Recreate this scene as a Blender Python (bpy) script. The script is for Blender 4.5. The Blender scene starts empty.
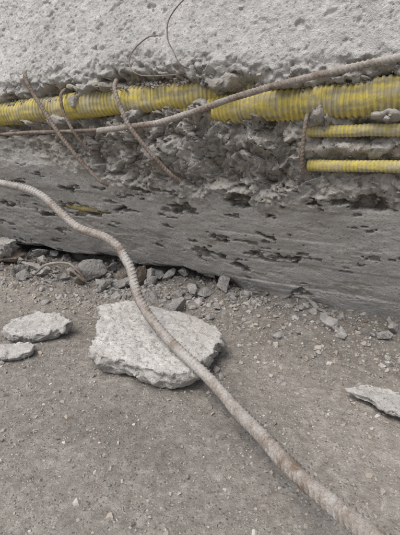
import bpy, bmesh, math, random
import numpy as np
from mathutils import Vector, Matrix
random.seed(7); rng=np.random.default_rng(7)
scene=bpy.context.scene
ANG=math.radians(-27.9)      # direction of the fallen girder
CU=np.array([.884,-.468]); CN=np.array([.468,.884])

# ---------------------------------------------------------------- noise
def _h(ix,iy,iz,seed):
    n=(ix.astype(np.int64)*374761393+iy.astype(np.int64)*668265263+iz.astype(np.int64)*2147483647+seed*1274126177)&0xffffffff
    n=((n^(n>>13))*1274126177)&0xffffffff
    n=((n^(n>>16))*2246822519)&0xffffffff
    n=n^(n>>15)
    return (n&0xffffff)/float(0xffffff)
def vnoise(x,y,z,seed=0):
    x,y,z=np.broadcast_arrays(np.asarray(x,float),np.asarray(y,float),np.asarray(z,float))
    ix=np.floor(x);iy=np.floor(y);iz=np.floor(z)
    fx=x-ix;fy=y-iy;fz=z-iz
    fx=fx*fx*fx*(fx*(fx*6-15)+10);fy=fy*fy*fy*(fy*(fy*6-15)+10);fz=fz*fz*fz*(fz*(fz*6-15)+10)
    r=0
    for a in (0,1):
        for b in (0,1):
            for c in (0,1):
                w=(fx if a else 1-fx)*(fy if b else 1-fy)*(fz if c else 1-fz)
                r=r+w*_h(ix+a,iy+b,iz+c,seed)
    return r*2-1
def fbm(x,y,z=0.,oct=4,seed=0,gain=.5):
    r=0;a=1;t=0
    for o in range(oct):
        f=2.03**o
        r=r+a*vnoise(np.asarray(x)*f+o*7.3,np.asarray(y)*f+o*3.1,np.asarray(z)*f+o*5.7,seed+o);t+=a;a*=gain
    return r/t
def worley(x,y,seed=0,facet=False):
    ix=np.floor(x);iy=np.floor(y)
    f1=np.full(x.shape,9.);f2=np.full(x.shape,9.);cid=np.zeros(x.shape);sl=np.zeros(x.shape)
    z0=np.zeros(x.shape)
    for a in (-1,0,1):
        for b in (-1,0,1):
            cx=ix+a;cy=iy+b
            px=cx+_h(cx,cy,z0,seed);py=cy+_h(cx,cy,z0+1,seed)
            d=np.sqrt((px-x)**2+(py-y)**2)
            m=d<f1
            f2=np.where(m,f1,np.minimum(f2,d))
            cid=np.where(m,_h(cx,cy,z0+2,seed),cid)
            if facet: sl=np.where(m,(x-px)*(_h(cx,cy,z0+3,seed)-.5)*2+(y-py)*(_h(cx,cy,z0+4,seed)-.5)*2,sl)
            f1=np.where(m,d,f1)
    if facet: return f1,f2,cid,sl
    return f1,f2,cid
def sst(a,b,x):
    t=np.clip((x-a)/(b-a),0,1);return t*t*(3-2*t)

# ---------------------------------------------------------------- mesh helper
def make_obj(name,V,F,mat,attrs=None,smooth=True,beam=False):
    me=bpy.data.meshes.new(name)
    V=np.asarray(V,np.float32)
    if isinstance(F,np.ndarray):
        k=F.shape[1]
        me.vertices.add(len(V));me.vertices.foreach_set('co',V.ravel())
        me.loops.add(F.size);me.loops.foreach_set('vertex_index',F.astype(np.int32).ravel())
        me.polygons.add(len(F));me.polygons.foreach_set('loop_start',np.arange(0,F.size,k,dtype=np.int32))
        me.update(calc_edges=True);me.validate()
    else:
        me.from_pydata([tuple(v) for v in V],[],[tuple(f) for f in F]);me.update()
    if attrs:
        for k,a in attrs.items():
            at=me.attributes.new(k,'FLOAT','POINT');at.data.foreach_set('value',np.asarray(a,np.float32))
    me.polygons.foreach_set('use_smooth',np.full(len(me.polygons),smooth))
    me.materials.append(mat)
    ob=bpy.data.objects.new(name,me);scene.collection.objects.link(ob)
    if beam: ob.rotation_euler=(0,0,ANG)
    return ob
def grid_faces(nr,nc):
    i=np.arange(nr*nc).reshape(nr,nc)
    return np.stack([i[:-1,:-1],i[:-1,1:],i[1:,1:],i[1:,:-1]],-1).reshape(-1,4)
def axis(lo,hi,step,far_lo,far_hi,g=1.35):
    c=list(np.arange(lo,hi,step))
    st=step;p=hi;r=[]
    while p<far_hi: r.append(p);st*=g;p+=st
    r.append(far_hi)
    st=step;p=lo;l=[]
    while True:
        st*=g;p-=st
        if p<=far_lo: l.append(far_lo);break
        l.append(p)
    return np.array(l[::-1]+c+r)

# ---------------------------------------------------------------- materials
class NT:
    def __init__(s,name):
        s.m=bpy.data.materials.new(name);s.m.use_nodes=True;s.t=s.m.node_tree
        s.b=s.t.nodes['Principled BSDF'];s.tc=s.t.nodes.new('ShaderNodeTexCoord')
        s.b.inputs['Specular IOR Level'].default_value=.15
    def n(s,ty,**k):
        nd=s.t.nodes.new(ty)
        for a,v in k.items(): setattr(nd,a,v)
        return nd
    def L(s,a,b): s.t.links.new(a,b)
    def noise(s,scale,detail=6,rough=.6,dist=0):
        nd=s.n('ShaderNodeTexNoise');nd.inputs['Scale'].default_value=scale;nd.inputs['Detail'].default_value=detail
        nd.inputs['Roughness'].default_value=rough;nd.inputs['Distortion'].default_value=dist;s.L(s.tc.outputs['Object'],nd.inputs['Vector']);return nd.outputs['Fac']
    def vor(s,scale):
        nd=s.n('ShaderNodeTexVoronoi');nd.inputs['Scale'].default_value=scale;s.L(s.tc.outputs['Object'],nd.inputs['Vector'])
        sp=s.n('ShaderNodeSeparateColor');s.L(nd.outputs['Color'],sp.inputs[0]);return nd.outputs['Distance'],sp.outputs[0],sp.outputs[1]
    def ramp(s,f,a,b,ca=0.,cb=1.):
        nd=s.n('ShaderNodeMapRange');nd.inputs[1].default_value=a;nd.inputs[2].default_value=b;nd.inputs[3].default_value=ca;nd.inputs[4].default_value=cb
        s.L(f,nd.inputs[0]);return nd.outputs[0]
    def mix(s,f,a,b,mode='MIX'):
        nd=s.n('ShaderNodeMix',data_type='RGBA',blend_type=mode)
        for i,v in ((0,f),(6,a),(7,b)):
            if isinstance(v,(int,float)): nd.inputs[i].default_value=v
            elif isinstance(v,tuple): nd.inputs[i].default_value=(*v,1)
            else: s.L(v,nd.inputs[i])
        return nd.outputs[2]
    def math(s,op,a,b):
        nd=s.n('ShaderNodeMath',operation=op)
        for i,v in ((0,a),(1,b)):
            if isinstance(v,(int,float)): nd.inputs[i].default_value=v
            else: s.L(v,nd.inputs[i])
        return nd.outputs[0]
    def attr(s,name): 
        nd=s.n('ShaderNodeAttribute',attribute_name=name);return nd.outputs['Fac']
    def bump(s,h,strength,dist,prev=None):
        nd=s.n('ShaderNodeBump');nd.inputs['Strength'].default_value=strength;nd.inputs['Distance'].default_value=dist
        s.L(h,nd.inputs['Height'])
        if prev is not None: s.L(prev,nd.inputs['Normal'])
        return nd.outputs[0]
    def fin(s,col,rough,nrm=None):
        s.L(col,s.b.inputs['Base Color'])
        if isinstance(rough,(int,float)): s.b.inputs['Roughness'].default_value=rough
        else: s.L(rough,s.b.inputs['Roughness'])
        if nrm is not None: s.L(nrm,s.b.inputs['Normal'])
        return s.m

def concrete(name,light,dark,spall=(.375,.345,.30),agg=.45,bs=1.,agscale=110):
    m=NT(name)
    mid=m.noise(42,5,.74)
    c=m.mix(m.ramp(mid,.34,.60),dark,light)
    c=m.mix(m.ramp(mid,.56,.68,0,.5),c,tuple(min(1,x*1.18) for x in light))
    vd,r0,r1=m.vor(agscale)
    mask=m.math('MULTIPLY',m.ramp(vd,.40,.30),m.ramp(r0,.60,.64))
    ag=m.mix(r1,(.15,.14,.13),(.56,.54,.51))
    c=m.mix(m.math('MULTIPLY',mask,agg),c,ag)
    pit=m.math('MULTIPLY',m.ramp(vd,.30,.18),m.ramp(r0,.26,.22))
    c=m.mix(m.math('MULTIPLY',pit,.7),c,tuple(x*.36 for x in dark))
    fine=m.noise(300,2,.7)
    c=m.mix(m.ramp(fine,.40,.66,.0,.30),c,tuple(x*.55 for x in dark))
    sp=m.attr('spall')
    sc=m.mix(m.ramp(mid,.35,.65),tuple(x*1.25 for x in spall),tuple(x*.58 for x in spall))
    c=m.mix(sp,c,sc)
    c=m.mix(1.,c,m.mix(m.attr('tone'),(0,0,0),(2,2,2)),'MULTIPLY')
    h=m.math('ADD',m.noise(90,4,.78),m.math('MULTIPLY',fine,.3))
    return m.fin(c,.95,m.bump(h,1.*bs,.006))

M_beam=concrete('weathered_concrete',(.565,.56,.545),(.42,.415,.40),agg=.45)
M_slab=concrete('broken_concrete',(.62,.605,.575),(.46,.445,.42),(.40,.375,.34),agg=.55)
M_chunk=concrete('rubble_concrete',(.50,.485,.465),(.35,.335,.315),agg=.4)
M_brown=concrete('brown_stone',(.37,.305,.25),(.25,.20,.16),agg=.2)

def ground_mat():
    m=NT('dusty_ground')
    mid=m.noise(55,6,.80)
    c=m.mix(m.ramp(mid,.38,.60),(.315,.285,.252),(.475,.445,.40))
    c=m.mix(m.ramp(mid,.55,.66,0,.7),c,(.60,.57,.525))
    vd,r0,r1=m.vor(210)
    g=m.math('MULTIPLY',m.ramp(vd,.45,.3),m.ramp(r0,.5,.55))
    c=m.mix(m.math('MULTIPLY',g,.75),c,m.mix(r1,(.15,.135,.12),(.62,.60,.56)))
    c=m.mix(1.,c,m.mix(m.attr('tone'),(0,0,0),(2,2,2)),'MULTIPLY')
    return m.fin(c,.97,m.bump(m.math('ADD',m.noise(150,5,.80),m.math('MULTIPLY',g,.18)),1.,.008))
M_ground=ground_mat()
def gravel_mat():
    m=NT('gravel_stone')
    t=m.attr('tone')
    r=m.n('ShaderNodeValToRGB');e=r.color_ramp.elements
    e[0].position=0;e[0].color=(.10,.095,.09,1);e[1].position=1;e[1].color=(.66,.64,.61,1)
    for p,cc in ((.3,(.24,.22,.20)),(.55,(.40,.375,.34)),(.72,(.37,.31,.255)),(.8,(.50,.48,.45))):
        x=e.new(p);x.color=(*cc,1)
    m.L(t,r.inputs[0])
    c=m.mix(m.ramp(m.noise(260,2,.7),.35,.7,0,.5),r.outputs[0],(.43,.40,.36))
    return m.fin(c,.95)
M_gravel=gravel_mat()
def steel(name,a,b_,c_,dustf=.5,s1=22,dust=(.50,.475,.44)):
    m=NT(name)
    n1=m.noise(s1,6,.74)
    c=m.mix(m.ramp(n1,.40,.60),a,b_)
    c=m.mix(m.ramp(n1,.42,.35,0,.8),c,c_)
    c=m.mix(m.ramp(m.noise(s1*.45,6,.7),.50-.25*(dustf-.5),.60,0,min(.88,dustf+.15)),c,dust)
    f=m.noise(380,3,.75)
    c=m.mix(m.ramp(f,.50,.68,0,.65),c,(.14,.11,.09))
    return m.fin(c,.85,m.bump(f,1.,.002))
M_bar=steel('cement_stained_rebar',(.30,.255,.215),(.44,.415,.385),(.20,.14,.105),.66,30,(.52,.505,.48))
M_rust=steel('rusty_rebar_steel',(.25,.20,.165),(.40,.37,.33),(.16,.11,.08),.55,24)
M_stir=steel('rusty_stirrup_steel',(.19,.145,.115),(.33,.28,.24),(.15,.095,.065),.3)
def duct_mat():
    m=NT('dirty_yellow_plastic')
    n1=m.noise(17,7,.80)
    c=m.mix(m.ramp(n1,.34,.50),(.68,.585,.17),(.62,.505,.085))
    d=m.ramp(n1,.47,.57,0,.82)
    c=m.mix(d,c,(.46,.43,.34))
    c=m.mix(m.ramp(m.noise(90,6,.82),.49,.62,0,.75),c,(.35,.31,.19))
    c=m.mix(m.attr('grime'),c,(.31,.28,.20))
    return m.fin(c,m.ramp(d,0,1,.75,.95),m.bump(m.noise(260,3,.75),.6,.002))
M_duct=duct_mat()

# ---------------------------------------------------------------- girder
def face_w(z):
    return np.interp(z,[-.2,0,.40,.50,.64,1.35],[1.28,1.17,.95,.932,.915,1.10])
ss=axis(-1.85,.25,.0028,-7.,3.5)
zf=np.arange(-.05,.93,.0028)
zc=np.array([.95,1.0,1.06,1.14,1.24,1.35])
zrow=np.concatenate([zf,zc]);wrow=face_w(zrow)
S,Z=np.meshgrid(ss,zrow);W=np.repeat(wrow[:,None],len(ss),1)
wa=.35*fbm(S*14,Z*14,0,3,5);wb=.35*fbm(S*14,Z*14,9,3,6)
f1,f2,cid,fsl=worley(S*21+wa,Z*27+wb,21,True)
g1,g2,gid,gsl=worley(S*58+wa*2,Z*70+wb*2,22,True)
k1,k2,kid,ksl=worley(S*130,Z*140,23,True)
zu=.622+.012*fbm(S*6,0,1.3,4,11)+.015*(cid-.5)+.016*(gid-.5)+.008*fbm(S*60,Z*40,0,3,13)
zu=zu-.020*sst(-.45,-.3,S)+.010*sst(-.95,-.7,S)*(1-sst(-.5,-.42,S))-.022*(1-sst(-1.1,-.95,S))
zl=np.interp(S,[-7,-1.3,-1.05,-.92,-.84,-.6,-.3,-.1,3],[.500,.500,.465,.42,.375,.36,.355,.385,.39])
zl=zl+.026*fbm(S*9,0,4.4,4,17)+.026*(cid-.5)+.018*(gid-.5)+.010*fbm(S*45,Z*20,0,3,18)
mu=1-sst(-.014,.008,Z-zu)
ml=sst(-.008,.016,Z-zl)
mask=mu*ml
rec=.032+.026*fbm(S*9,Z*12,0,4,31,.5)+.026*(cid-.5)+.030*fsl+.010*(gid-.5)+.015*gsl+.004*(kid-.5)+.007*ksl+.006*fbm(S*70,Z*90,0,4,33,.65)
right=sst(-.30,-.22,S)
rec=rec*(1-.50*right*(1-sst(.515,.54,Z)))
for zc0,r0 in ((.500,.017),(.430,.016)):
    rec=rec+.018*right*np.exp(-((Z-zc0)/r0)**2)
rec=rec+.022*np.exp(-((Z-.565)/.03)**2)
for s0,z0,a,b,h in ((-.868,.585,.020,.05,.085),(-.69,.535,.03,.02,.06),(-.43,.605,.05,.018,.07),(-.50,.548,.03,.02,.06),(-.285,.596,.06,.014,.075),
                    (-.15,.603,.04,.009,.06),(-1.07,.525,.06,.020,.06),(-.36,.47,.06,.03,.03),(-.60,.45,.05,.03,.03),(-.255,.46,.025,.07,.030),(-.78,.612,.05,.016,.075),
                    (-.60,.548,.04,.014,.07),(-1.18,.592,.06,.012,.07),(-.95,.53,.04,.014,.07),(-.10,.532,.05,.010,.055),(-.17,.465,.05,.010,.016),(-.35,.535,.03,.012,.06),(-.215,.54,.02,.02,.07),(-.10,.462,.03,.008,.014),(-.12,.412,.03,.008,.014)):
    rec=rec-h*np.exp(-((S-s0)/a)**2-((Z-z0)/b)**2)*(1+.7*fbm(S*40,Z*40,0,3,41)+.5*(gid-.5))
W=W+mask*np.maximum(rec,-.016)
# upper, scabbled surface
up=1-mu
h1,h2,hid,hsl=worley(S*48+.5*fbm(S*30,Z*30,0,2,8),Z*52,51,True)
j1,j2,jid=worley(S*95,Z*95,54)
vary=.3+.7*sst(-.4,.4,fbm(S*4,Z*4,3,3,60))
W=W+up*(.010*fbm(S*5,Z*5,0,4,52)+vary*(.0054*fbm(S*34,Z*34,0,5,53,.72)+.0015*(hid-.5)+.0022*hsl)-.0024*(1-sst(.15,.42,j1))*(jid>.68))
pits=sst(.42,.58,fbm(S*52,Z*60,2,3,57)); W=W+up*.004*pits
pits2=sst(.52,.64,fbm(S*19,Z*24,2,4,58)); W=W+up*.007*pits2
lip=np.exp(-((Z-zu-.012)/.024)**2)
W=W+up*lip*(.010*fsl+.012*gsl+.008*(gid-.2)+.006*fbm(S*60,Z*60,3,3,59))
# lower soffit: formwork marks and honeycomb voids
low=(1-ml)
W=W+low*(.006*fbm(S*4,Z*8,0,4,61)+.0018*fbm(S*30,Z*90,0,4,62)+.0036*fbm(S*14,Z*20,0,5,66,.58))
lip2=np.exp(-((Z-zl+.014)/.030)**2)*low
W=W+lip2*(.010*fsl+.012*gsl+.006*(gid-.3)+.004*ksl)
for zb,sg in ((.318,-1),(.235,1),(.155,-1),(.075,1)):
    keep=sst(-.25,.15,fbm(S*3,0,zb*9,3,19))
    W=W+low*keep*(.0022*np.exp(-((Z-zb-.003*fbm(S*3,0,zb,2,3))/.0022)**2)+.0028*sst(-.003,.003,Z-zb)*sg)
holes=np.zeros_like(S)
wx=.06*fbm(S*16,Z*30,0,5,71,.6);wz=.028*fbm(S*26,Z*50,3,5,72,.6)
HL=[(-1.172,.228,.055,.011,.035),(-1.05,.262,.06,.012,.035),(-.955,.255,.09,.014,.04),(-.804,.263,.045,.012,.04),(-.738,.152,.03,.008,.03),(-.583,.29,.05,.012,.035),
(-.422,.333,.05,.016,.04),(-.523,.157,.05,.011,.04),(-.37,.236,.025,.010,.035),(-.308,.175,.045,.010,.04),(-.452,.112,.04,.011,.04),
(-.121,.350,.07,.013,.045),(-.225,.335,.03,.010,.04),(-.66,.235,.04,.010,.03),(-.70,.335,.06,.010,.03),
(-.50,.21,.04,.008,.03),(-.60,.19,.03,.007,.03),(-.33,.29,.03,.007,.03),(-.40,.165,.03,.008,.03),(-1.35,.24,.06,.01,.03),(-1.0,.33,.04,.01,.03)]
for s0,z0,a,b,h in HL:
    d=np.sqrt(((S-s0+wx)/a)**2+((Z-z0+wz)/b)**2)
    holes=np.maximum(holes,h*(1-sst(.45,1.0,d)))
nn=fbm(S*14,Z*38,5,5,75,.65)-.11+.10*np.exp(-((Z-.25)/.12)**2)-.14*sst(-.3,-.15,S)
holes=np.maximum(holes,.018*sst(.28,.37,nn)*low)
W=W+holes*(.75+.35*fbm(S*50,Z*60,0,3,77))
scar=sst(.24,.34,fbm(S*8,Z*26,2,5,79,.68)+.1*(gid-.5))*low
W=W+scar*(.0022+.002*fbm(S*80,Z*80,0,3,80))
# broken, lifted foot of the girder at the far end
foot=(1-sst(-.70,-.42,S))*(1-sst(.015,.070,Z-.022*fbm(S*9,0,0,4,85)-.014*(cid-.5)))
W=W+foot*.18
Zd=Z+mask*(.008*fbm(S*22,Z*22,7,4,81,.6)+.006*(gid-.5))+up*.003*fbm(S*50,Z*50,7,3,82)
Zd[-1,:]=1.35
W[-1,:]=1.10
back=[(1.9,1.35),(1.95,1.30),(1.95,.4),(1.75,-.1)]
Vf=np.stack([S,W,Zd],-1)
ext=np.stack([np.stack([ss,np.full_like(ss,b[0]),np.full_like(ss,b[1])],-1) for b in back],0)
V=np.concatenate([Vf,ext],0);nr=V.shape[0];nc=len(ss)
F=grid_faces(nr,nc)
dirt=sst(.0,.45,fbm(S*5,Z*9,6,5,97,.65))
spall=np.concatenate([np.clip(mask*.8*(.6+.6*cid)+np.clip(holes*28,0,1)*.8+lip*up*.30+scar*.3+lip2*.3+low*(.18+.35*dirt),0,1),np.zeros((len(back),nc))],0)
tone=.5+.07*fbm(S*2.2,Z*3,0,4,91)+.05*fbm(S*6,Z*18,0,5,92,.65)*low+.05*fbm(S*26,Z*40,0,4,96,.65)*low+.10*fbm(S*7,Z*7,0,5,94,.65)*up
streak=sst(.0,.5,fbm(S*10,Z*1.6,3,4,93)); tone=tone-.05*streak*low+.05*low*sst(-.9,-.1,S)*(1-sst(.1,.3,Z))+.02*low
tone=tone+mask*.15*(gid-.45)-.02*scar+.015*up
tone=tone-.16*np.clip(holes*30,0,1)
tone=np.concatenate([tone,np.full((len(back),nc),.5)],0)
beam=make_obj('damaged_concrete_girder',V.reshape(-1,3),F,M_beam,{'spall':spall.ravel(),'tone':tone.ravel()},beam=True)
bm=bmesh.new();bm.from_mesh(beam.data);bm.verts.ensure_lookup_table()
for c in (0,nc-1):
    try: bm.faces.new([bm.verts[r*nc+c] for r in range(nr)])
    except Exception as e: print(e)
bm.to_mesh(beam.data);bm.free()

# ---------------------------------------------------------------- ground
def gh(x,y,fine=True):
    x=np.asarray(x,float);y=np.asarray(y,float)
    w=.468*x+.884*y
    h=.010*fbm(x*2.2,y*2.2,0,3,101)+.004*fbm(x*9,y*9,0,3,102)-.004
    near=sst(.70,1.0,w)*(1-sst(2.,3.,w))
    lf=1-sst(-.5,-.1,x)
    h=h+near*(.008+(.010+.012*lf)*fbm(x*22,y*22,0,4,103,.6))+(.022+.02*fbm(x*5,y*5,0,3,106))*sst(.98,1.2,w)*(1-sst(2,3,w))*(1-.8*lf)
    if fine:
        h=h+.0034*fbm(x*40,y*40,0,5,104,.70)+.006*np.maximum(0,fbm(x*80,y*80,0,3,105)-.12)*(.5+near)
    return h
gx=axis(-1.45,.85,.0042,-80,80,1.3);gy=axis(.12,1.75,.0042,-80,80,1.3)
GX,GY=np.meshgrid(gx,gy);GZ=gh(GX,GY)
GW=.468*GX+.884*GY
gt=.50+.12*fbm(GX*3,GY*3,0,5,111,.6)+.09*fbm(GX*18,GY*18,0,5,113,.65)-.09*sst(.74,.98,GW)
gt=gt+.08*np.exp(-((GX-.30-.1*fbm(GY*4,0,0,2,5))/.14)**2)*sst(.2,.5,GY)*(1-sst(.7,.95,GW))
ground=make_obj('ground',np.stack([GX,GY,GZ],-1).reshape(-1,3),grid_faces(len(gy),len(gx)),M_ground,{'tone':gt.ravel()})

# ---------------------------------------------------------------- stones
def hull_verts(seed,n=14,flat=.7):
    r=np.random.default_rng(seed);p=r.normal(size=(n,3));p/=np.linalg.norm(p,axis=1)[:,None];p*=r.uniform(.75,1.05,(n,1));p[:,2]*=flat
    p[:,1]*=r.uniform(.6,1)
    bm=bmesh.new();[bm.verts.new(v) for v in p]
    res=bmesh.ops.convex_hull(bm,input=bm.verts)
    bmesh.ops.delete(bm,geom=list(set(g for g in res['geom_interior']+res['geom_unused'] if isinstance(g,bmesh.types.BMVert))),context='VERTS')
    bmesh.ops.triangulate(bm,faces=bm.faces);bmesh.ops.recalc_face_normals(bm,faces=bm.faces)
    bm.verts.index_update()
    V=np.array([v.co[:] for v in bm.verts]);F=np.array([[v.index for v in f.verts] for f in bm.faces]);bm.free();return V,F
def voxelise(V,F,vox):
    me=bpy.data.meshes.new('tmp');me.from_pydata([tuple(v) for v in V],[],[tuple(int(i) for i in f) for f in F]);me.update()
    ob=bpy.data.objects.new('tmp',me);scene.collection.objects.link(ob)
    md=ob.modifiers.new('r','REMESH');md.mode='VOXEL';md.voxel_size=vox;md.use_smooth_shade=True
    dg=bpy.context.evaluated_depsgraph_get();dg.update();ev=ob.evaluated_get(dg);m2=ev.to_mesh()
    n=len(m2.vertices);co=np.empty(n*3);m2.vertices.foreach_get('co',co);no=np.empty(n*3);m2.vertices.foreach_get('normal',no)
    Fq=[tuple(p.vertices) for p in m2.polygons]
    ev.to_mesh_clear();bpy.data.objects.remove(ob);bpy.data.meshes.remove(me)
    return co.reshape(-1,3),no.reshape(-1,3),Fq
def eul(r): 
    return np.array(Matrix.Rotation(r[2],3,'Z')@Matrix.Rotation(r[1],3,'Y')@Matrix.Rotation(r[0],3,'X'))
def rock(name,seed,size,loc,rot,mat,flat=.7,n=14,rough=.06,tone=.5):
    V,F=hull_verts(seed,n,flat);V=V*np.array(size)
    m=max(size);co,no,Fq=voxelise(V,F,m*.035)
    k=1/m
    d=m*(rough*fbm(co[:,0]*k*2.5,co[:,1]*k*2.5,co[:,2]*k*2.5,5,seed,.6)+rough*.4*fbm(co[:,0]*k*11,co[:,1]*k*11,co[:,2]*k*11,3,seed+3))
    co=co+no*d[:,None];co=co@eul(rot).T
    lz=co[:,2].min();co=co+np.array([loc[0],loc[1],loc[2]-lz])
    ctr=np.array(loc,float);co-=ctr
    ob=make_obj(name,co,Fq,mat,{'tone':np.full(len(co),tone),'spall':np.zeros(len(co))});ob.location=ctr
    return ob
def slab(name,outline,z0,z1,mat,seed,tilt=(0,0),vox=.0035,undercut=.012,rough=.004,tone=.52):
    P=np.array(outline,float);c=P.mean(0)
    Q=[];r=np.random.default_rng(seed)
    for i in range(len(P)):
        a=P[i];b=P[(i+1)%len(P)];L=np.linalg.norm(b-a);k=max(1,int(L/.018))
        nrm=np.array([b[1]-a[1],a[0]-b[0]])/max(L,1e-6)
        for j in range(k):
            Q.append(a+(b-a)*j/k+nrm*r.normal()*.0030*(j>0))
    Q=np.array(Q);n=len(Q)
    dirs=(Q-c)/np.linalg.norm(Q-c,axis=1)[:,None]
    top=Q+dirs*r.normal(size=(n,1))*.0012
    mid=Q+dirs*(.003+.004*r.normal(size=(n,1)))
    bot=Q-dirs*(undercut+.005*r.normal(size=(n,1)))
    def lay(q,z): return np.column_stack([q-c,np.full(len(q),z)])
    mz=np.column_stack([mid-c,z0+(z1-z0)*r.uniform(.3,.7,n)])
    V=np.concatenate([lay(bot,z0),mz,lay(top,z1)])
    F=[]
    for l in (0,1):
        for i in range(n):
            j=(i+1)%n;F.append((l*n+i,l*n+j,l*n+n+j,l*n+n+i))
    F.append(tuple(range(n-1,-1,-1)));F.append(tuple(range(2*n,3*n)))
    bm=bmesh.new();vs=[bm.verts.new(v) for v in V]
    for f in F: bm.faces.new([vs[i] for i in f])
    bmesh.ops.recalc_face_normals(bm,faces=bm.faces);bmesh.ops.triangulate(bm,faces=bm.faces)
    bm.verts.index_update();V=np.array([v.co[:] for v in bm.verts]);F=[[v.index for v in f.verts] for f in bm.faces];bm.free()
    co,no,Fq=voxelise(V,F,vox)
    x,y,z=co.T
    side=1-np.abs(no[:,2])
    a1,a2,aid,asl=worley(x*50+z*30,y*50+z*40,seed,True)
    b1,b2,bid,bsl=worley(x*34,y*34,seed+7,True)
    d=rough*fbm(x*22,y*22,z*22,5,seed,.65)+rough*.9*fbm(x*90,y*90,z*90,3,seed+1)+side*(.008*(aid-.5)+.008*asl+.004*fbm(x*60,y*60,z*60,3,seed+2))
    d=d+(1-side)*(.0006*(bid-.5)+.0020*bsl)*rough/.004
    d=d-.004*sst(.28,.45,fbm(x*60,y*60,z*60,3,seed+5))
    co=co+no*d[:,None]
    co[:,2]+=tilt[0]*co[:,0]+tilt[1]*co[:,1]+.006*fbm(co[:,0]*7,co[:,1]*7,0,2,seed+9)
    ob=make_obj(name,co,Fq,mat,{'tone':tone-.05*side+.09*fbm(x*14,y*14,z*14,5,seed,.6),'spall':side*.3+.35*sst(.0,.4,fbm(x*9,y*9,z*9,4,seed+11))})
    ob.location=(c[0],c[1],0);return ob
slab('concrete_slab_fragment',[(-.272,1.048),(-.240,1.060),(-.179,1.074),(-.162,1.045),(-.12,1.040),(-.065,1.008),(.012,.955),(.056,.884),(.040,.845),(.030,.800),(.002,.770),(-.012,.742),(-.035,.726),(-.100,.740),(-.150,.768),(-.190,.785),(-.240,.815),(-.243,.85),(-.236,.872),(-.250,.905),(-.250,.96)],
     .002,.050,M_slab,3,tilt=(0,.03),vox=.0028,tone=.53)
slab('concrete_slab_fragment',[(-.50,.955),(-.46,.925),(-.40,.925),(-.345,.945),(-.335,.985),(-.37,1.03),(-.44,1.045),(-.49,1.01)],.003,.034,M_slab,5,tilt=(.05,.05),vox=.0028,rough=.003,tone=.49)
slab('concrete_slab_fragment',[(-.475,.85),(-.43,.835),(-.385,.855),(-.39,.89),(-.44,.905),(-.48,.885)],.002,.018,M_slab,6,vox=.0025,rough=.003,undercut=.006,tone=.49)
slab('concrete_slab_fragment',[(-.94,1.60),(-.84,1.52),(-.74,1.54),(-.72,1.60),(-.80,1.68),(-.90,1.70)],.03,.085,M_slab,8,tilt=(.05,.0),tone=.46)
slab('concrete_spall_flake',[(.285,.715),(.33,.66),(.37,.62),(.43,.60),(.45,.64),(.41,.69),(.34,.725)],.012,.022,M_slab,9,tilt=(.02,-.03),vox=.0022,undercut=.004,rough=.003,tone=.44)
def bp(s,w): p=CU*s+CN*w; return (p[0],p[1])
def at(s,w,dz=-.006):
    x,y=bp(s,w);return (x,y,float(gh(x,y))+dz)
rock('brown_rock',12,(.060,.045,.055),at(-1.40,1.05),(0,.2,.4),M_brown)
rock('brown_rock',13,(.038,.028,.034),at(-1.31,1.06),(0,.2,.9),M_brown)
rock('concrete_chunk',14,(.110,.03,.030),at(-1.22,1.02),(0,.05,-.5),M_chunk,tone=.46)
rock('concrete_chunk',15,(.060,.04,.065),at(-.985,1.05),(.2,.1,.4),M_chunk,tone=.40)
rock('concrete_chunk',16,(.050,.035,.060),at(-.79,1.07),(.1,.3,1.4),M_brown,tone=.48)
rock('concrete_chunk',17,(.06,.04,.05),at(-1.52,1.05),(.1,.3,1.4),M_chunk,tone=.45)
rr=np.random.default_rng(5)
for k in range(82):
    if k<62: s_=rr.uniform(-1.65,-.50);w_=rr.uniform(.93,1.20)
    else: s_=rr.uniform(-.62,.1);w_=rr.uniform(1.04,1.13)
    m_=rr.uniform(.018,.046)*(1.1 if k<62 else .72)
    br=k%16==4
    rock('brown_rock' if br else 'concrete_chunk',30+k,(m_,m_*rr.uniform(.55,.9),m_*rr.uniform(.5,1.)),at(s_,w_,-.004+(.02*rr.uniform() if k<62 and w_>1.03 else 0)),(rr.uniform(-.5,.5),rr.uniform(-.5,.5),rr.uniform(0,6)),M_brown if br else M_chunk,tone=rr.uniform(.36,.56),n=12)

def scatter(name,variants,pos,size,tones,mat,sink,smooth=False,beam=False):
    Vs=[];Fs=[];T=[];off=0
    r=np.random.default_rng(99)
    for i in range(len(pos)):
        v,f=variants[i%len(variants)]
        R=eul(r.uniform(-.5,.5,3)*np.array([1,1,0])+np.array([0,0,r.uniform(0,6.28)]))
        q=(v*size[i]*r.uniform(.7,1.15,3))@R.T
        q=q+np.array([pos[i][0],pos[i][1],pos[i][2]-q[:,2].min()-size[i]*sink])
        Vs.append(q);Fs.append(f+off);T.append(np.full(len(v),tones[i]));off+=len(v)
    T=np.concatenate(T)
    return make_obj(name,np.concatenate(Vs),np.concatenate(Fs),mat,{'tone':T,'spall':T*0+(.5 if beam else 0)},smooth=smooth,beam=beam)
variants=[hull_verts(200+i,11+i%5,.6+.05*(i%6)) for i in range(14)]
tiny=[hull_verts(300+i,7,.75) for i in range(8)]
def samp(N,fun,xr=(-1.5,.85),yr=(.15,1.95)):
    out=[]
    while len(out)<N:
        x=rng.uniform(*xr,4000);y=rng.uniform(*yr,4000);w=.468*x+.884*y
        ok=(rng.uniform(size=4000)<fun(x,y,w))&(w<1.2)
        out+=list(zip(x[ok],y[ok]))
    P=np.array(out[:N]);return np.column_stack([P,gh(P[:,0],P[:,1])])
clus=lambda x,y:sst(-.15,.45,fbm(x*5,y*5,0,3,141))
P=samp(17000,lambda x,y,w:.20+.24*clus(x,y)+.56*sst(.60,.98,w)*(.35+.65*clus(x,y)))
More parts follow.
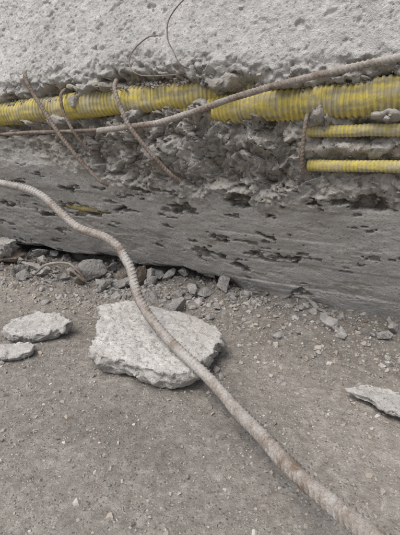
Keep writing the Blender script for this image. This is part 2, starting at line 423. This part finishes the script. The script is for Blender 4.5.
sz=.0020*rng.uniform(.04,1,len(P))**-.50;W_=.468*P[:,0]+.884*P[:,1];sz=np.clip(sz*(.85+.65*sst(.62,1.05,W_)),.0014,.014)
scatter('gravel',variants,P,sz,rng.beta(2.2,2.4,len(P)),M_gravel,.45)
P=samp(42000,lambda x,y,w:.35+.35*clus(x+3,y)+.3*sst(.6,1.0,w))
sz=rng.uniform(.0008,.0025,len(P))
scatter('grit',tiny,P,sz,rng.beta(1.6,1.7,len(P)),M_gravel,.3)
mv=[]
for i in range(9):
    v,f=hull_verts(400+i,13,.65);co,no,fq=voxelise(v,f,.13)
    co=co+no*(.09*fbm(co[:,0]*2,co[:,1]*2,co[:,2]*2,4,i,.6))[:,None]
    tri=[]
    for q in fq:
        tri.append(q[:3]); 
        if len(q)==4: tri.append((q[0],q[2],q[3]))
    mv.append((co,np.array(tri)))
P=samp(820,lambda x,y,w:sst(.82,1.08,w)*(.35+.65*clus(x,y))+.35*sst(.65,.85,w)*clus(x,y)*(x<.1),xr=(-1.6,.9),yr=(.5,2.1))
sz=.008*rng.uniform(.06,1,len(P))**-.45;sz=np.clip(sz,.006,.024)
scatter('concrete_rubble',mv,P,sz,rng.uniform(.36,.58,len(P)),M_chunk,.3,smooth=True)
def Wat(s,z):
    i=np.clip(np.searchsorted(ss,s),0,nc-1);j=np.clip(np.searchsorted(zrow,z),0,nr0_-1);return W[j,i]
nr0_=len(zrow)
n_=460;s_=rng.uniform(-1.35,.15,n_);z_=rng.uniform(.36,.625,n_)
zz0=np.interp(s_,[-1.3,-1.05,-.92,-.84],[.5,.46,.42,.36]);ok=z_>zz0
s_=s_[ok];z_=z_[ok];P=np.column_stack([s_,Wat(s_,z_)-.001,z_])
sz=np.clip(.0038*rng.uniform(.05,1,len(P))**-.5,.003,.014)
scatter('mortar_crumbs',mv,P,sz,rng.uniform(.38,.60,len(P)),M_chunk,.9,smooth=True,beam=True)
n_=640;s_=np.concatenate([rng.uniform(-1.3,-.45,n_//2),rng.uniform(-.45,.2,n_//2)])
zt=np.where(s_<-.45,np.interp(s_,[-1.2,-.95,-.8,-.65,-.5],[.553,.56,.572,.582,.585]),np.interp(s_,[-.45,-.33,-.2,-.06,.2],[.550,.556,.563,.568,.572]))
th=rng.uniform(.1,.95,n_);P=np.column_stack([s_,.952-.036*np.sin(th),zt+.035*np.cos(th)-.0005])
sel=fbm(s_*9,0,0,3,77)>-.05
P=P[sel];scatter('mortar_crumbs',mv,P,rng.uniform(.002,.008,len(P)),rng.uniform(.44,.58,len(P)),M_chunk,.6,smooth=True,beam=True)

# ---------------------------------------------------------------- tubes
def catmull(P,step):
    P=np.array(P,float);Q=[]
    E=np.vstack([2*P[0]-P[1],P,2*P[-1]-P[-2]])
    for i in range(1,len(E)-2):
        L=np.linalg.norm(E[i+1]-E[i]);k=max(2,int(L/step))
        for j in range(k):
            t=j/k;a,b,c,d=E[i-1],E[i],E[i+1],E[i+2]
            Q.append(.5*((2*b)+(-a+c)*t+(2*a-5*b+4*c-d)*t*t+(-a+3*b-3*c+d)*t**3))
    Q.append(E[-2]);return np.array(Q)
def tube(name,path,R,mat,kind='rebar',step=.0014,nseg=22,pitch=.0105,beam=True,seed=0):
    Q=catmull(path,step)
    Q=Q+np.stack([fbm(np.arange(len(Q))*step*9,0,k*3.3,3,seed+k) for k in range(3)],-1)*R*.22
    n=len(Q);T=np.gradient(Q,axis=0);T/=np.linalg.norm(T,axis=1)[:,None]
    arc=np.concatenate([[0],np.cumsum(np.linalg.norm(np.diff(Q,axis=0),axis=1))])
    up=np.array([0,0,1.]);N=np.zeros_like(Q)
    v=np.cross(T[0],up);v/=np.linalg.norm(v)
    for i in range(n):
        v=v-T[i]*np.dot(v,T[i]);v/=np.linalg.norm(v);N[i]=v
    B=np.cross(T,N)
    th=np.linspace(0,2*np.pi,nseg,endpoint=False)
    A,TH=np.meshgrid(arc,th,indexing='ij')
    if kind=='rebar':
        side=np.sign(np.sin(TH+.4));loc=np.abs(np.sin(TH+.4))
        ph=(A+side*.35*R*np.cos(TH+.4)*1.6)/pitch
        rib=np.exp(-(((ph%1)-.5)/.14)**2)*sst(.05,.4,loc)
        lon=np.exp(-(np.sin(TH+.4)/.2)**2)
        wear=.55+.6*sst(-.3,.3,fbm(A*14,TH,0,3,seed+8))
        r=R*(.92+.20*rib*wear+.11*lon+.05*fbm(A*180,np.cos(TH)*2,np.sin(TH)*2,3,seed+5)+.06*fbm(A*40,np.cos(TH)*1.2,np.sin(TH)*1.2,3,seed+4))
    elif kind=='duct':
        ph=(A/pitch)%1
        rib=sst(.08,.24,ph)*(1-sst(.62,.80,ph))
        dent=.12*fbm(A*9,np.cos(TH)*1.3,np.sin(TH)*1.3,3,seed+6)+.04*fbm(A*40,np.cos(TH)*4,np.sin(TH)*4,3,seed+7)
        r=R*(.925+.075*rib+dent)
    else:
        r=R*(1+.08*fbm(A*200,np.cos(TH)*2,np.sin(TH)*2,3,seed+5))
    if kind!='duct':
        tp=np.minimum(1,np.minimum(A,arc[-1]-A)/(R*.4)+.55);r=r*tp
    V=Q[:,None,:]+N[:,None,:]*(r*np.cos(TH))[...,None]+B[:,None,:]*(r*np.sin(TH))[...,None]
    i=np.arange(n*nseg).reshape(n,nseg);j=np.roll(i,-1,1)
    F=np.stack([i[:-1],i[1:],j[1:],j[:-1]],-1).reshape(-1,4)
    V=V.reshape(-1,3)
    at={'tone':np.full(len(V),.5),'spall':np.zeros(len(V))}
    if kind=='duct':
        at['grime']=np.clip((1-rib)*.40*(.6+1.*fbm(A*12,TH,0,3,seed))+.9*sst(-.05,.45,fbm(A*8,np.cos(TH)*2,np.sin(TH)*2,6,seed+3,.68)),0,.85).ravel()
    ob=make_obj(name,V,F,mat,at,beam=beam)
    if kind!='duct':
        bm=bmesh.new();bm.from_mesh(ob.data);bm.verts.ensure_lookup_table()
        bm.faces.new([bm.verts[k] for k in range(nseg)][::-1]);bm.faces.new([bm.verts[(n-1)*nseg+k] for k in range(nseg)])
        bm.to_mesh(ob.data);bm.free()
    return ob
tube('bent_rebar',[(-1.15,1.42,.41),(-.805,1.325,.372),(-.595,1.266,.353),(-.457,1.205,.327),(-.334,1.100,.262),(-.229,1.039,.236),(-.176,.985,.190),(-.140,.909,.126),(-.081,.829,.080),(.019,.694,.052),(.080,.560,.054),(.126,.423,.087),(.170,.317,.116),(.215,.20,.145),(.27,.05,.17)],
     .0112,M_bar,step=.0010,nseg=32,pitch=.0100,beam=False,seed=1)
tube('rusty_rebar',[(-.80,.93,.497),(-.772,.903,.502),(-.68,.898,.510),(-.585,.895,.520),(-.49,.893,.542),(-.403,.893,.565),(-.32,.893,.584),(-.251,.894,.597),(-.16,.896,.612),(-.072,.90,.626),(.08,.905,.650),(.3,.90,.69)],
     .0072,M_rust,step=.0012,nseg=20,pitch=.009,seed=2)
tube('rusty_rebar',[(-2.2,.94,.49),(-1.6,.93,.492),(-1.25,.925,.489),(-1.05,.918,.496),(-.90,.915,.499),(-.80,.93,.503)],.0052,M_stir,step=.0016,nseg=14,pitch=.008,seed=3)
tube('rusty_stirrup_bar',[(-1.035,.905,.655),(-1.013,.893,.622),(-.975,.890,.575),(-.925,.892,.508),(-.87,.902,.438),(-.82,.925,.375),(-.80,.95,.352)],.0056,M_stir,step=.0014,nseg=16,pitch=.008,seed=4)
tube('rusty_stirrup_bar',[(-.722,.915,.622),(-.712,.893,.598),(-.685,.885,.545),(-.658,.887,.500),(-.615,.902,.445),(-.578,.925,.398),(-.56,.95,.376)],.0054,M_stir,step=.0014,nseg=16,pitch=.008,seed=5)
tube('rusty_stirrup_bar',[(-.910,.93,.61),(-.90,.90,.590),(-.885,.89,.545),(-.855,.90,.485),(-.828,.93,.435)],.0042,M_stir,step=.0014,nseg=14,pitch=.008,seed=6)
tube('rusty_stirrup_bar',[(-.235,.955,.548),(-.238,.925,.53),(-.241,.92,.48),(-.240,.925,.43),(-.237,.95,.40)],.0042,M_stir,step=.0014,nseg=14,pitch=.008,seed=7)
tube('tie_wire',[(-.600,.925,.712),(-.624,.915,.708),(-.655,.905,.685),(-.665,.895,.660),(-.655,.892,.638),(-.63,.895,.625),(-.57,.90,.622),(-.52,.93,.628)],.0016,M_stir,kind='wire',step=.002,nseg=10,seed=8)
tube('tie_wire',[(-.520,.955,.79),(-.534,.925,.774),(-.562,.912,.738),(-.562,.905,.70),(-.545,.90,.672),(-.525,.90,.642),(-.50,.93,.630)],.0015,M_stir,kind='wire',step=.002,nseg=10,seed=9)
cx=[(-1.16,.985,.05),(-1.12,.965,.075),(-1.09,.985,.045),(-1.05,.96,.07),(-1.02,.98,.04),(-.98,.955,.065),(-.95,.975,.03),(-1.0,.97,.08),(-1.08,.95,.075),(-1.15,.95,.03)]
tube('tie_wire',cx,.0042,M_rust,kind='wire',step=.002,nseg=10,seed=10)
tube('yellow_corrugated_duct',[(-3.2,.965,.54),(-1.8,.955,.548),(-1.2,.95,.553),(-.95,.95,.560),(-.80,.952,.572),(-.65,.957,.582),(-.50,.970,.585),(-.37,.990,.590)],.0345,M_duct,kind='duct',step=.0011,nseg=48,pitch=.0118,seed=11)
tube('yellow_corrugated_duct',[(-.56,.99,.552),(-.45,.967,.550),(-.33,.952,.556),(-.2,.95,.563),(-.06,.95,.568),(.2,.95,.572),(1.2,.96,.58)],.0360,M_duct,kind='duct',step=.0011,nseg=48,pitch=.0118,seed=12)
tube('yellow_corrugated_duct',[(-.245,.965,.498),(-.17,.945,.500),(-.06,.942,.503),(.2,.942,.51),(1.,.96,.51)],.0130,M_duct,kind='duct',step=.0011,nseg=30,pitch=.0080,seed=13)
tube('yellow_corrugated_duct',[(-.235,.965,.428),(-.17,.952,.429),(-.06,.948,.432),(.2,.95,.435),(1.,.96,.435)],.0130,M_duct,kind='duct',step=.0011,nseg=30,pitch=.0080,seed=14)
tube('yellow_corrugated_duct',[(-1.10,1.07,.262),(-1.0,1.049,.262),(-.90,1.049,.262),(-.82,1.075,.26)],.014,M_duct,kind='duct',step=.0015,nseg=24,pitch=.009,seed=15)

# ---------------------------------------------------------------- light + camera
world=bpy.data.worlds.new("World");scene.world=world;world.use_nodes=True
nt=world.node_tree;bg=nt.nodes['Background']
sky=nt.nodes.new('ShaderNodeTexSky');sky.sky_type='NISHITA';sky.sun_disc=False
el=math.radians(62);az=math.radians(225)
sky.sun_elevation=el;sky.sun_rotation=az;sky.air_density=1.;sky.dust_density=5.;sky.ozone_density=1.
hs=nt.nodes.new('ShaderNodeHueSaturation');hs.inputs['Saturation'].default_value=.65
nt.links.new(sky.outputs[0],hs.inputs['Color']);nt.links.new(hs.outputs[0],bg.inputs[0]);bg.inputs[1].default_value=.15
d=Vector((math.sin(az)*math.cos(el),math.cos(az)*math.cos(el),math.sin(el)))
sl=bpy.data.lights.new('sun','SUN');sl.energy=1.5;sl.angle=math.radians(34);sl.color=(1,.98,.95)
so=bpy.data.objects.new('sun',sl);scene.collection.objects.link(so);so.rotation_euler=d.to_track_quat('Z','Y').to_euler()
cam=bpy.data.cameras.new('camera');co=bpy.data.objects.new('camera',cam);scene.collection.objects.link(co)
cam.sensor_fit='VERTICAL';cam.sensor_height=36;cam.lens=36*420/535;cam.clip_start=.01;cam.clip_end=500
co.location=(0,0,.5);co.rotation_euler=(math.radians(72),0,0)
scene.camera=co
scene.view_settings.view_transform='Standard';scene.view_settings.look='None';scene.view_settings.exposure=0
